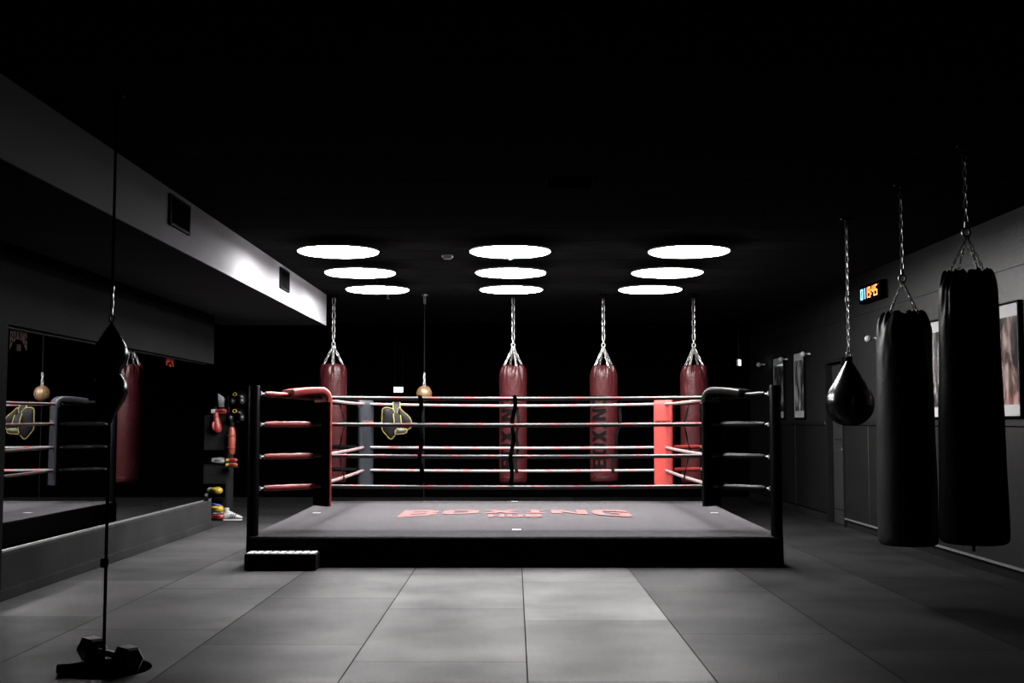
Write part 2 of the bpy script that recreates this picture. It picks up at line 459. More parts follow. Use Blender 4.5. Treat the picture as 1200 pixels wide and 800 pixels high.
# ------------------------------------------------------------------ ceiling lamps
rows = (12.07, 13.80, 15.56); cols = (-1.82, -.045, 1.80)
rn = ('near', 'middle', 'far'); cn = ('left', 'centre', 'right')
def lamp_parts(t):
    r = .415
    MB().lathe([(0, .020), (r - .008, .020), (r - .001, .009), (r + .001, .009), (r - .004, .030), (r - .06, .042), (0, .042)], 64).build('housing', MT['dark_steel'], t)
    MB().lathe([(0, -.010), (r * .6, -.008), (r - .02, -.002), (r - .006, .004), (r - .002, .008), (r - .012, .0245), (0, .0245)], 64).build('diffuser', MT['lamp'], t)
    MB().tube([(0, 0, .045), (0, 0, CEIL - LAMP_Z)], .012).lathe([(0, .1), (.05, .1), (.05, .12), (0, .12)], 20).build('stem', MT['post'], t)
lamp0 = None
for j, y in enumerate(rows):
    for i, x in enumerate(cols):
        lab = f'lit round white disc lamp, {cn[i]} one of the {rn[j]} row over the ring'
        xx = x
        if lamp0 is None:
            lamp0 = thing('disc_lamp', lab, 'lamp', (xx, y, LAMP_Z), 0, 'round disc lamps over the ring'); lamp_parts(lamp0)
        else: dup(lamp0, (xx, y, LAMP_Z), 0, lab)

# ------------------------------------------------------------------ soffit vents
def vent(y0, y1, z0, z1, lab):
    t = thing('wall_vent', lab, 'vent', (-2.76, (y0 + y1) / 2, z0), 0, 'vent grilles on the soffit'); hy = (y1 - y0) / 2; h = z1 - z0
    f = MB(); f.box(-.02, .022, -hy, -hy + .025, 0, h); f.box(-.02, .022, hy - .025, hy, 0, h); f.box(-.02, .022, -hy, hy, 0, .02); f.box(-.02, .022, -hy, hy, h - .02, h)
    f.build('frame', MT['trim'], t, smooth=0)
    MB().box(.001, .004, -hy + .02, hy - .02, .015, h - .015).build('dark_back', MT['black_wall'], t, smooth=0)
    n = 9
    for k in range(n):
        z = .03 + (h - .06) * k / (n - 1)
        MB().obox((.014, 0, z), (.8, 0, -.6), (0, 1, 0), (.6, 0, .8), .008, hy - .024, .0012).build('louvre', MT['slat'], t, smooth=0)
vent(9.28, 9.86, 2.955, 3.205, 'dark louvred vent in the lit soffit, the nearer larger looking one')
vent(13.72, 14.26, 2.955, 3.205, 'dark louvred vent in the lit soffit beside the disc lamps')

# ------------------------------------------------------------------ ceiling fittings
def detector(x, y, lab, r=.05):
    t = thing('smoke_detector', lab, 'smoke detector', (x, y, CEIL - .04))
    MB().lathe([(0, 0), (r * .5, 0), (r * .9, .012), (r, .028), (r, .04), (0, .04)], 24).build('body', MT['lip'], t)
    MB().lathe([(r * .55, -.002), (r * .62, -.004), (r * .7, .004), (r * .6, .006)], 24).build('ring', MT['white'], t)
detector(-.75, 13.1, 'small round smoke detector on the dark ceiling between the left and centre lamps', .065)
def sprinkler(x, y, lab):
    t = thing('sprinkler', lab, 'sprinkler', (x, y, CEIL - .07), 0, 'ceiling sprinklers')
    MB().lathe([(0, .0), (.03, .0), (.03, .004), (.006, .006), (.006, .04), (.012, .045), (.012, .06), (.028, .062), (.028, .07), (0, .07)], 16).build('head', MT['steel'], t)
sprinkler(-.05, 12.95, 'tiny sprinkler between the near and middle centre disc lamps')
sprinkler(-.05, 14.7, 'tiny sprinkler between the middle and far centre disc lamps')
sprinkler(-1.85, 17.1, 'tiny sprinkler on the ceiling behind the left far disc lamp')
t = thing('ceiling_hatch', 'small dark square access hatch in the black ceiling', 'hatch', (.43, 9.05, CEIL - .012))
MB().box(-.17, .17, -.2, .2, 0, .012).build('panel', MT['black_wall'], t, smooth=0)
f = MB(); f.box(-.19, -.17, -.22, .22, -.004, .012); f.box(.17, .19, -.22, .22, -.004, .012); f.box(-.17, .17, -.22, -.2, -.004, .012); f.box(-.17, .17, .2, .22, -.004, .012)
f.build('frame', MT['trim'], t, smooth=0)

# ------------------------------------------------------------------ boxing ring
RZ = .30
FP, BP = 2.53, 2.63           # post half spacing at the front and the back
PF, PB = 11.46, 16.36
RF, RB, RX = 11.90, 15.92, 2.03
ring = thing('boxing_ring', 'low boxing ring with grey canvas, black posts, four ropes and padded corners', 'boxing ring', (0, 0, 0))
def hx(y): return FP + (BP - FP) * (y - PF) / (PB - PF)
PY0, PY1 = 11.40, 16.44
b = MB()
vs = [b.bm.verts.new((sx * (hx(y) + .03), y, z)) for z in (.03, .272) for (sx, y) in ((-1, PY0 + .03), (1, PY0 + .03), (1, PY1 - .03), (-1, PY1 - .03))]
for q in ((3, 2, 1, 0), (4, 5, 6, 7), (0, 1, 5, 4), (1, 2, 6, 5), (2, 3, 7, 6), (3, 0, 4, 7)): b.face([vs[i] for i in q])
b.build('platform', MT['post'], ring, smooth=0)
# canvas: slightly uneven top with a rolled edge
b = MB(); nx, ny = 56, 56; g = []
for j in range(ny + 1):
    y = PY0 + (PY1 - PY0) * j / ny; row = []
    for i in range(nx + 1):
        x = -1 + 2 * i / nx; X = x * (hx(y) + .035)
        e = min(1 - abs(x), 2 * min(j / ny, 1 - j / ny))
        z = RZ - (.012 if e < .005 else 0) + .0035 * mnoise.noise(Vector((X * 1.3, y * 1.3, 0)))
        row.append(b.bm.verts.new((X, y, z)))
    g.append(row)
for j in range(ny):
    for i in range(nx): b.face((g[j][i], g[j][i + 1], g[j + 1][i + 1], g[j + 1][i]))
edge = [g[0][i] for i in range(nx + 1)] + [g[j][nx] for j in range(1, ny + 1)] + [g[ny][i] for i in range(nx - 1, -1, -1)] + [g[j][0] for j in range(ny - 1, 0, -1)]
low = [b.bm.verts.new((v.co.x, v.co.y, .268)) for v in edge]; n = len(edge)
for k in range(n): b.face((edge[k], low[k], low[(k + 1) % n], edge[(k + 1) % n]))
b.face(low)
canvas = b.build('canvas', MT['canvas'], ring, smooth=50)
# arched letters on the canvas
def onc(u, v, l):
    y = 13.50 + 1.10 * v
    x = -1.345 + 2.70 * u
    return Vector((x, y, RZ + .0045 + l))
o = MB().quads(arch_logo(), onc, 2, 2).build('lettering', MT['logo_red'], canvas, smooth=0); o['label'] = 'red BOXING HUB print in the middle of the canvas'
for (x, y) in ((-2.37, 14.2), (2.39, 14.2), (0.02, 11.98), (0.0, 16.25)):
    MB().box(x - .045, x + .045, y - .045, y + .045, RZ + .001, RZ + .005).build('canvas_mark', MT['white'], canvas, smooth=0)
# aprons: hanging vinyl with soft folds, one per side
def apron(a, bb, nrm, seed):
    a, bb, nrm = Vector(a), Vector(bb), Vector(nrm); n, m = 90, 8; gr = []
    for j in range(m + 1):
        z = .006 + (.286 - .006) * j / m; row = []
        for i in range(n + 1):
            p = a.lerp(bb, i / n); f = 1 - j / m
            d = .012 + .012 * f * mnoise.noise(Vector((i * .16 + seed, z * 4 + i * .05, seed))) + .004 * f
            row.append(mb.bm.verts.new(p + nrm * d + Vector((0, 0, z))))
        gr.append(row)
    for j in range(m):
        for i in range(n): mb.face((gr[j][i], gr[j][i + 1], gr[j + 1][i + 1], gr[j + 1][i]))
c = [(-hx(PY0) - .035, PY0, 0), (hx(PY0) + .035, PY0, 0), (hx(PY1) + .035, PY1, 0), (-hx(PY1) - .035, PY1, 0)]
for k, nr in enumerate(((0, -1, 0), (1, 0, 0), (0, 1, 0), (-1, 0, 0))):
    mb = MB(); apron(c[k], c[(k + 1) % 4], nr, 3.1 * k + 1)
    o = mb.build('apron', MT['apron'], ring, smooth=60)
    md = o.modifiers.new('thickness', 'SOLIDIFY'); md.thickness = .004
# corners
ROPES = (.742, 1.048, 1.363, 1.63)
corners = {'front_left': (-FP, PF, -1.985, RF, 'red_vinyl', 'red_vinyl'), 'front_right': (FP, PF, RX, RF, 'black_vinyl', 'black_vinyl'),
           'back_left': (-BP, PB, -2.055, RB, 'grey_vinyl', 'black_vinyl'), 'back_right': (BP, PB, RX, RB, 'red_vinyl', 'red_vinyl')}
def rsect(w, h, r, n=4):
    out = []
    for cx, cy, a0 in ((w / 2 - r, h / 2 - r, 0), (-w / 2 + r, h / 2 - r, PI / 2), (-w / 2 + r, -h / 2 + r, PI), (w / 2 - r, -h / 2 + r, 3 * PI / 2)):
        for k in range(n + 1): out.append((cx + r * math.cos(a0 + PI / 2 * k / n), cy + r * math.sin(a0 + PI / 2 * k / n)))
    return out
plab = {'front_left': 'red corner pad nearest the step', 'front_right': 'black corner pad at the front right', 'back_left': 'blue grey corner pad', 'back_right': 'bright red corner pad at the back right'}
for cname, (px, py, rx, ry, pm, cm) in corners.items():
    post = MB().lathe([(0, 0), (.075, 0), (.075, .012), (.056, .02), (.056, 1.725), (.05, 1.742), (0, 1.742)], 28, (px, py, 0)).build('post', MT['post'], ring)
    d = Vector((rx - px, ry - py, 0)); dl = d.length; d.normalize(); tt = Vector((-d.y, d.x, 0))
    tb = 2 if cname.startswith('front') else 1
    for z in ROPES:
        zz = z + (.035 if z > 1.5 else 0)
        MB().tube([(px, py, zz), (px + d.x * dl, py + d.y * dl, z)], .011, 8).lathe([(0, -.02), (.02, -.02), (.02, .02), (0, .02)], 8, (px + d.x * .06, py + d.y * .06, zz)).build('turnbuckle', MT['dark_steel'], ring)
        pts = []
        for k in range(9):
            q = .115 + (dl - .165) * k / 8
            pts.append((px + d.x * q, py + d.y * q, zz + (z - zz) * q / dl))
        rr = [.024] + [.029 + .0012 * math.sin(k * 2.1 + z * 9) for k in range(7)] + [.025]
        MB().tube(pts, rr, 16).build('turnbuckle_cover', MT[cm], ring)
    # pad: a slab facing the middle of the ring whose top folds back over towards the post
    ang = math.atan2(d.y, d.x)
    if cname == 'back_right': ang -= math.radians(-27)
    nn = Vector((math.cos(ang), math.sin(ang), 0)); tt = Vector((-nn.y, nn.x, 0)); up = Vector((0, 0, 1))
    base = Vector((rx, ry, 0)) + nn * .062
    W, T = (.265, .075)
    path, fr = [], []
    z0, zt, rad = .545, 1.735, .085
    for k in range(15): path.append(base + up * (z0 + (zt - T / 2 - rad - z0) * k / 14)); fr.append((tt, nn))
    for k in range(1, 9):
        a = PI / 2 * k / 8
        path.append(base + up * (zt - T / 2 - rad + rad * math.sin(a)) - nn * (rad - rad * math.cos(a)))
        fr.append((tt, (nn * math.cos(a) + up * math.sin(a))))
    fl = .40
    for k in range(1, 8): path.append(base + up * (zt - T / 2 - .03 * (k / 7) ** 2) - nn * (rad + (fl - rad) * k / 7)); fr.append((tt, up))
    pad = MB().sweep(path, fr, rsect(W, T, .026)).build('corner_pad', MT[pm], ring, smooth=50); pad['label'] = plab[cname]
    # printed word across the pad at the second rope
    lm = {'red_vinyl': 'maroon_print', 'grey_vinyl': 'logo_red', 'black_vinyl': 'dark_steel'}[pm]
    fn = lambda u, v, l: base + nn * (T / 2 + .002 + l) + tt * (.10 - .20 * u) * 1. + up * (1.375 + .035 * v)
    MB().quads(word('BOXING'), fn, 1, 1).build('lettering', MT[lm], pad, smooth=0)
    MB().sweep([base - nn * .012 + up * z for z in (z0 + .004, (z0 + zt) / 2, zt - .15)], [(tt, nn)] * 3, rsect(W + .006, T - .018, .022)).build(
        'pad_shade_skin', MT['dark_back' if pm == 'red_vinyl' else 'black_pad_shade'], pad, smooth=50)  # added rear skin whose dark colour stands in for shade
    for z in (.80, 1.10, 1.42):                      # straps that tie the pad to the ropes
        MB().sweep([base - nn * (T / 2 + .004) + up * (z - .02), base - nn * (T / 2 + .004) + up * (z + .02)], [(tt, nn)] * 2, rsect(W * .98, .006, .0025, 1)).build('pad_strap', MT['strap'], pad, smooth=0)
# ropes
sides = (((-RX, RF), (RX, RF)), ((RX, RF), (RX, RB)), ((RX, RB), (-RX, RB)), ((-RX, RB), (-RX, RF)))
def sag(q, amt): return -amt * 4 * q * (1 - q)
for si, (a, c2) in enumerate(sides):
    for ri, z in enumerate(ROPES):
        pts = []
        for k in range(33):
            q = k / 32
            pts.append((a[0] + (c2[0] - a[0]) * q, a[1] + (c2[1] - a[1]) * q, z + sag(q, .012 if si != 2 or ri < 3 else .025)))
        MB().tube(pts, .020, 12, along0=.11 * ri + .17 * si).build('rope', MT['rope'], ring)
# spreader straps weave down across the four ropes
def spreader(x0, y0, dx, fwd, tilt=0., zlo=.70, ztop=1.655):
    """fwd: unit vector out of the ring on that side"""
    fwd = Vector(fwd); side = Vector((0, 0, 1)).cross(fwd); path, fr = [], []
    n = 40
    for k in range(n + 1):
        z = ztop + (zlo - ztop) * k / n
        best = min(range(4), key=lambda i: abs(ROPES[i] - z)); s = 1 if best % 2 else -1
        w = math.exp(-((ROPES[best] - z) / .09) ** 2)
        off = s * .034 * w * (1 if best != 3 else 1)
        lat = tilt * k / n + .012 * math.sin(k * .42)
        path.append(Vector((x0, y0, z)) + fwd * off + side * lat); tw = .5 * math.sin(k * .33 + x0)
        fr.append((side * math.cos(tw) + fwd * math.sin(tw), fwd * math.cos(tw) - side * math.sin(tw)))
    MB().sweep(path, fr, rsect(.044, .006, .002, 1)).build('spreader_strap', MT['strap'], ring)
    return
spreader(.0, RF, 0, (0, -1, 0), -.045); spreader(-.955, RF, 0, (0, -1, 0), .02)
for x, tl in ((-1.24, .0), (.05, .03), (1.45, .14)): spreader(x, RB, 0, (0, 1, 0), tl)
spreader(-RX, 13.9, 0, (-1, 0, 0), .06); spreader(RX, 13.9, 0, (1, 0, 0), .04)

# step in front of the ring
t = thing('ring_step', 'low black step with white striped tread at the left front of the ring', 'step', (-2.19, 11.23, 0))
MB().box(-.335, .335, -.13, .115, 0, .155, .01).build('body', MT['apron'], t, smooth=0)
for k in range(9):
    x = -.32 + .0722 * k
    MB().box(x, x + .056, -.118, .105, .153, .162, .003, 1).build('tread_strip', MT['tread'], t, smooth=0)
for sx in (-1, 1):
    MB().box(sx * .27 - .03, sx * .27 + .03, -.142, -.128, .0, .03, .004).build('foot', MT['rubber'], t, smooth=0)

# ------------------------------------------------------------------ hanging bags
def bag_body(r_bot, r_top, h, seed, wr=1.0, m='maroon', seg=96):
    prof = [(0, 0), (r_bot * .5, -.004), (r_bot * .86, 0), (r_bot * .96, .012), (r_bot * .995, .035), (r_bot, .07)]
    n = 46
    for k in range(1, n): 
        q = k / n; prof.append((r_bot + (r_top - r_bot) * q ** 1.2, .07 + (h - .07 - .20) * q))
    prof += [(r_top, h - .20), (r_top * .995, h - .17), (r_top * .985, h - .14), (r_top * .965, h - .115), (r_top * .94, h - .09), (r_top * .905, h - .068), (r_top * .86, h - .045), (r_top * .81, h - .024), (r_top * .76, h - .008), (r_top * .71, h), (r_top * .62, h - .012), (r_top * .5, h - .04), (0, h - .05)]
    def df(r, z, a):
        top = math.exp(-max(0, h - .04 - z) / .16)
        p = mnoise.noise(Vector((math.cos(a) * 2.6 + seed, math.sin(a) * 2.6, z * 2.2)))
        q = mnoise.noise(Vector((math.cos(a) * 1.1 + seed * 3, math.sin(a) * 1.1, z * 2.6)))
        f1 = abs(math.sin(4 * a + seed + 3.4 * p)) ** .55 - .62
        f2 = mnoise.noise(Vector((math.cos(a) * 6 + seed, math.sin(a) * 6, z * 7 + seed)))
        ring = .006 * math.sin(z * 9 + seed) * (1 - top)
        return r * (1 + wr * (.11 * top * f1 + .10 * top * f2) + .018 * q + ring), z + .03 * wr * top * (f1 + .5 * f2) * (z > h * .8)
    return MB().lathe(prof, seg, deform=df)
def heavy_bag(x, y, zb, zt, r_bot, r_top, lab, group, m, seed, text=None, yaw=0., spread=.33, ln=.085, w=.046, wr=.0085, nst=4, cm='steel'):
    t = thing('heavy_bag', lab, 'punching bag', (x, y, zb), 0, group); h = zt - zb
    body = bag_body(r_bot, r_top, h, seed).build('bag_body', MT[m], t, smooth=60)
    if text:
        def fn(u, v, l):                                # u runs up the bag, v across it
            a = yaw + (v - .5) * .21 / r_bot
            r = (r_bot + (r_top - r_bot) * (.12 + .62 * u) ** 1.2) * 1.026
            z = h * (.12 + .62 * u)
            q = mnoise.noise(Vector((math.cos(a) * 1.1 + seed * 3, math.sin(a) * 1.1, z * 2.6)))
            r = r / 1.026 * (1 + .018 * q + .006 * math.sin(z * 9 + seed)) + .004 + l
            return Vector((r * math.cos(a), r * math.sin(a), z))
        MB().quads(word(text, .1), lambda u, v, l: fn(u, 1 - v, l), 6, 6).build('lettering', MT['maroon_print'], body, smooth=0)
    # seam bands round the body
    for zz in ((.075,) if m == 'maroon' else ()):
        rr = r_bot * 1.008
        MB().tube([(rr * math.cos(a), rr * math.sin(a), zz) for a in (2 * PI * k / 48 for k in range(48))], .003, 6, closed=True).build('seam', MT[m], body)
    top = h + spread
    for k in range(nst):
        a = 2 * PI * k / nst + .35 + seed
        p = Vector((r_top * .72 * math.cos(a), r_top * .72 * math.sin(a), h - .01))
        MB().chain(p, (0, 0, top - .02), ln * .62, w * .6, wr * .72).build('hanging_chain', MT[cm], t)
        MB().link(p + Vector((0, 0, -.012)), (0, 0, 1), (-math.sin(a), math.cos(a), 0), .06, .05, .006).build('ring_loop', MT[cm], t)
    MB().link((0, 0, top), (0, 0, 1), (1, 0, 0), .075, .065, .009, 8).tube([(0, 0, top + .03), (0, 0, top + .075)], .013, 10).build('swivel', MT[cm], t)
    MB().chain((0, 0, top + .065), (0, 0, CEIL - zb - .06), ln, w, wr).build('chain', MT[cm], t)
    MB().link((0, 0, CEIL - zb - .05), (0, 0, 1), (0, 1, 0), .07, .06, .008, 8).lathe([(0, CEIL - zb - .02), (.05, CEIL - zb - .02), (.055, CEIL - zb - .004), (.055, CEIL - zb), (0, CEIL - zb)], 20).build('ceiling_hook', MT['post'], t)
    return t
gr = 'maroon heavy bags behind the ring'
for (x, lab, yaw, sd, zb, zt) in (
    (-2.63, 'maroon heavy bag hanging behind the red front corner pad, leftmost of the maroon bags', .5, 1.3, .52, 2.215),
    (-.02, 'maroon heavy bag behind the middle of the ring, lettering crossed by a black rope strap', -2.02, 4.7, .52, 2.20),
    (1.29, 'maroon heavy bag with clear vertical BOXING lettering, second maroon bag from the right', -2.02, 7.9, .53, 2.20),
    (2.60, 'maroon heavy bag behind the bright red corner pad, rightmost of the maroon bags', -.85, 2.2, .52, 2.20)):
    heavy_bag(x, 17.05, zb, zt, .20, .198, lab, gr, 'maroon', sd, 'BOXING', yaw, .30, .115, .062, .0075, 4)
gb = 'black heavy bags on the right'
heavy_bag(3.04, 9.18, .44, 2.235, .226, .207, 'tall black heavy bag with lit grey flank, next to the black teardrop bag', gb, 'grey_leather', 3.3, None, 0, .27, .066, .036, .0045, 4, 'dark_steel')
bg = heavy_bag(3.04, 7.86, .585, 2.385, .222, .186, 'tall all black heavy bag in front of the framed posters, nearest bag on the right', gb, 'black_leather', 6.1, None, 0, .27, .066, .036, .0045, 4, 'dark_steel')
MB().sweep([(-.02, -.03, .0), (-.02, -.035, -.05)], [((1, 0, 0), (0, 1, 0))] * 2, rsect(.022, .004, .001, 1)).build('pull_tab', MT['strap'], bg)

# teardrop bag
t = thing('teardrop_bag', 'glossy black teardrop punching bag hanging on a long chain', 'punching bag', (3.04, 10.7, 1.35)); hgt = .62
pr = [(0, 0), (.36, .012), (.55, .045), (.72, .09), (.86, .15), (.95, .22), (.995, .29), (1, .335), (.975, .40), (.91, .47), (.80, .55), (.66, .63), (.52, .71), (.39, .79), (.27, .86), (.17, .92), (.11, .96), (.085, .99), (0, 1.0)]
def tdf(r, z, a): return r * (1 + .012 * abs(math.sin(3 * a)) + .01 * mnoise.noise(Vector((math.cos(a) * 1.4, math.sin(a) * 1.4, z * 4)))), z
MB().lathe([(.216 * r, hgt * z) for r, z in pr], 64, deform=tdf).build('bag_body', MT['gloss_leather'], t, smooth=60)
MB().lathe([(0, hgt - .03), (.03, hgt - .03), (.034, hgt - .005), (.02, hgt + .01), (0, hgt + .01)], 20).build('cap', MT['black_leather'], t)
MB().link((0, 0, hgt + .03), (0, 0, 1), (1, 0, 0), .06, .055, .008, 8).build('ring_loop', MT['steel'], t)
MB().chain((0, 0, hgt + .05), (0, 0, CEIL - 1.35 - .05), .062, .034, .0045).build('chain', MT['dark_steel'], t)
MB().link((0, 0, CEIL - 1.35 - .75), (0, 0, 1), (1, 0, .0), .08, .05, .009, 8).build('carabiner', MT['steel'], t)
MB().link((0, 0, CEIL - 1.35 - .045), (0, 0, 1), (0, 1, 0), .07, .06, .008, 8).lathe([(0, CEIL - 1.37), (.05, CEIL - 1.37), (.055, CEIL - 1.35), (0, CEIL - 1.35)], 20).build('ceiling_hook', MT['post'], t)

# tan ball behind the ring
bx, by, bz = -1.315, 17.15, 1.80
t = thing('floor_to_ceiling_ball', 'tan leather ball on a thin cord behind the ring, left of the middle', 'punching ball', (bx, by, 0))
ball = MB().ell((0, 0, bz), .112, .112, .118, 32).build('ball', MT['tan'], t)
sm = MB()
for k in range(3):
    a = PI * k / 3
    sm.tube([(.1135 * math.cos(q) * math.cos(a), .1135 * math.cos(q) * math.sin(a), bz + .1195 * math.sin(q)) for q in (2 * PI * j / 48 for j in range(48))], .0018, 5, closed=True)
sm.build('seam', MT['maroon'], ball)
MB().link((0, 0, bz + .135), (0, 0, 1), (1, 0, 0), .05, .045, .007).build('ring_loop', MT['steel'], t)
MB().chain((0, 0, bz + .15), (0, 0, bz + .30), .075, .04, .008).build('chain', MT['steel'], t)
MB().tube([(0, 0, bz + .29), (0, 0, CEIL - .12)], .006, 8).build('cord', MT['grey_cord'], t)
MB().chain((0, 0, CEIL - .13), (0, 0, CEIL - .03), .08, .05, .009).lathe([(0, CEIL - .02), (.05, CEIL - .02), (.05, CEIL), (0, CEIL)], 20).build('ceiling_hook', MT['steel'], t)
MB().tube([(0, 0, bz - .115), (.003, 0, .8), (0, 0, .02)], .005, 8).build('tether', MT['grey_cord'], t)
MB().lathe([(0, 0), (.06, 0), (.06, .015), (.015, .025), (0, .025)], 20).build('floor_anchor', MT['dark_steel'], t)

# double ended bag in the foreground
px0, py0 = -2.275, 6.62
t = thing('double_end_bag', 'black peanut shaped double end bag strung between ceiling and weighted foot', 'punching bag', (px0, py0, 0))
z0, z1 = 1.345, 1.945
sh = [(.0, .0), (.04, .02), (.10, .05), (.32, .12), (.60, .20), (.86, .275), (.985, .335), (1, .365), (.93, .42), (.78, .468), (.63, .503), (.58, .523), (.62, .545), (.76, .58), (.90, .62), (.975, .67), (.96, .72), (.84, .785), (.62, .85), (.38, .915), (.17, .965), (.06, .99), (0, 1)]
def pdf(r, z, a): return r * (1 - .018 * abs(math.cos(2 * a)) ** 8), z
body = MB().lathe([(.098 * r, z0 + (z1 - z0) * z) for r, z in sh], 48, deform=pdf).build('bag_body', MT['gloss_leather'], t, smooth=60)
MB().tube([(.058 * math.cos(a), .058 * math.sin(a), z0 + (z1 - z0) * .523) for a in (2 * PI * k / 32 for k in range(32))], .005, 6, closed=True).build('waist_band', MT['black_leather'], body)
lac = MB()
for k in range(6): lac.tube([(.088 + .0035 * k - (.0035 * k * k / 3), -.018, z0 + .2 + .02 * k), (.09 + .0035 * k - (.0035 * k * k / 3), .018, z0 + .21 + .02 * k)], .003, 5)
MB().link((0, 0, z1 + .02), (0, 0, 1), (1, 0, 0), .05, .035, .005).chain((0, 0, z1 + .035), (0, 0, z1 + .21), .05, .022, .004).build('chain', MT['dark_steel'], t)
MB().tube([(0, 0, z1 + .2), (0, 0, CEIL - .03)], .0085, 8).build('cord', MT['cord'], t)
MB().lathe([(0, CEIL - .03), (.035, CEIL - .03), (.045, CEIL), (0, CEIL)], 16).build('ceiling_hook', MT['post'], t)
MB().tube([(0, 0, z0 + .01), (0, 0, .06)], .0095, 8).build('tether', MT['cord'], t)
MB().box(-.03, .012, -.012, .012, .575, .625, .006).build('cord_adjuster', MT['rubber'], t)
ft = MB()
ft.obox((-.115, -.030, .034), Vector((.967, .254, 0)), Vector((-.254, .967, 0)), (0, 0, 1), .125, .028, .020, .005)
ft.obox((.075, -.085, .034), Vector((.66, -.75, 0)), Vector((.75, .66, 0)), (0, 0, 1), .085, .028, .0195, .005)
ft.lathe([(0, .012), (.045, .012), (.045, .056), (.02, .066), (0, .066)], 24)
ft.build('foot_bracket', MT['rubber'], t, smooth=30)
MB().lathe([(0, 0), (.245, 0), (.252, .004), (.245, .012), (0, .012)], 48, (-.02, .09, 0)).build('foot_shadow_disc', MT['rubber'], t, smooth=40)  # thin black disc standing in for the shadow round the foot

# dumbbell weighing down the foot
hc1, hc2 = Vector((-2.434, 6.885, .0785)), Vector((-2.140, 6.615, .0785))
mid = (hc1 + hc2) / 2; ax = (hc2 - hc1).normalized(); L2 = (hc2 - hc1).length / 2
t = thing('dumbbell', 'black hexagonal dumbbell lying on the foot of the double end bag', 'dumbbell', (mid.x, mid.y, .012)); 
def hexhead(c):
    b = MB(); sd = Vector((0, 0, 1)).cross(ax); up = Vector((0, 0, 1))
    pa, fr = [], []
    for q, sc in ((-.062, .80), (-.05, 1), (.05, 1), (.062, .80)):
        pa.append(c + ax * q); fr.append((sd * sc, up * sc))
    sect = [(.072 * math.cos(PI / 3 * k), .066 * 1.1547 * .98 * math.sin(PI / 3 * k) ) for k in range(6)]
    return b.sweep(pa, fr, sect)
for c0 in (hc1, hc2): hexhead(c0 - Vector((mid.x, mid.y, .012))).build('hex_head', MT['hexface'], t, smooth=20)
a0, a1 = hc1 - Vector((mid.x, mid.y, .012)) + ax * .06, hc2 - Vector((mid.x, mid.y, .012)) - ax * .06
MB().tube([a0.lerp(a1, k / 10) for k in range(11)], [.015 + .004 * math.sin(PI * k / 10) for k in range(11)], 16).build('handle', MT['dark_steel'], t)

# ------------------------------------------------------------------ body protector hung over the back rope
def P2(px, py, Y):
    return Vector(((px - 603) * Y / F, Y, H + (495 - py) * Y / F))
YP = RB - .05
t = thing('body_protector', 'black padded body protector with yellow piping hung over the back ropes', 'body protector', P2(464, 476, YP))
org = P2(464, 476, YP)
def cushion(outl, dep, yoff, m, parent, bulge=.03):
    """padded lobe: an outline in frame pixels, domed towards the front, with piping round it"""
    pts = [P2(x, y, YP) - org for x, y in outl]
    # smooth the outline
    sm = []
    n = len(pts)
    for i in range(n):
        for q in (0, .25, .5, .75):
            p0, p1, p2, p3 = pts[i - 1], pts[i], pts[(i + 1) % n], pts[(i + 2) % n]
            sm.append(.5 * ((2 * p1) + (p2 - p0) * q + (2 * p0 - 5 * p1 + 4 * p2 - p3) * q * q + (3 * p1 - p0 - 3 * p2 + p3) * q ** 3))
    cen = sum(sm, Vector()) / len(sm); b = MB(); rings = []
    prof = [(.0, -1, bulge), (.35, -1, bulge * .95), (.7, -1, bulge * .7), (.92, -1, bulge * .3), (1, 0, 0), (.92, 1, bulge * .3), (.6, 1, bulge * .5), (0, 1, bulge * .5)]
    for sc, sg, bu in prof:
        if sc == 0: rings.append([b.bm.verts.new(cen + Vector((0, yoff + sg * (dep / 2 + bu), 0)))])
        else: rings.append([b.bm.verts.new(cen + (p - cen) * sc + Vector((0, yoff + sg * (dep / 2 + bu), 0))) for p in sm])
    k = len(sm)
    for a, c in zip(rings, rings[1:]):
        for i in range(k):
            j = (i + 1) % k
            if len(a) == 1: b.face((a[0], c[i], c[j]))
            elif len(c) == 1: b.face((a[i], a[j], c[0]))
            else: b.face((a[i], a[j], c[j], c[i]))
    o = b.build('pad', m, parent, smooth=70)
    MB().tube([p + Vector((0, yoff - dep * .45, 0)) for p in sm], .0085, 6, closed=True).build('piping', MT['yellow'], o)
    return o
cushion([(450, 479), (449, 490), (449, 502), (453, 508), (459, 514), (464, 510), (467, 503), (466, 492), (463, 482), (458, 478)], .05, -.075, MT['navy'], t)
cushion([(468, 478), (474, 483), (480, 488), (483, 494), (482, 501), (476, 503), (470, 500), (467, 492)], .05, -.075, MT['navy'], t)
cushion([(466, 503), (472, 502), (478, 503), (477, 507), (471, 508), (465, 508)], .03, -.13, MT['grey_leather'], t, .012)
def strap_over():
    w = .058; path, fr = [], []
    for (x, z, yo) in ((468, 497, -.15), (467, 490, -.14), (466, 482, -.085), (465, 476.5, -.015), (464.5, 472.4, .02), (464.3, 471.4, .05), (464, 472.4, .078), (464, 477, .095), (465, 490, .10)):
        path.append(P2(x, z, YP) - org + Vector((0, yo, 0)))
    for i in range(len(path)):
        tg = (path[min(i + 1, len(path) - 1)] - path[max(i - 1, 0)]).normalized(); u = Vector((1, 0, 0)); fr.append((u, tg.cross(u).normalized()))
    o = MB().sweep(path, fr, rsect(w * 1.6, .012, .005, 2)).build('strap', MT['navy'], t, smooth=50)
    for sx in (-1, 1): MB().tube([p + Vector((sx * w * .8, -.004, 0)) for p in path], .008, 6).build('piping', MT['yellow'], o)
strap_over()

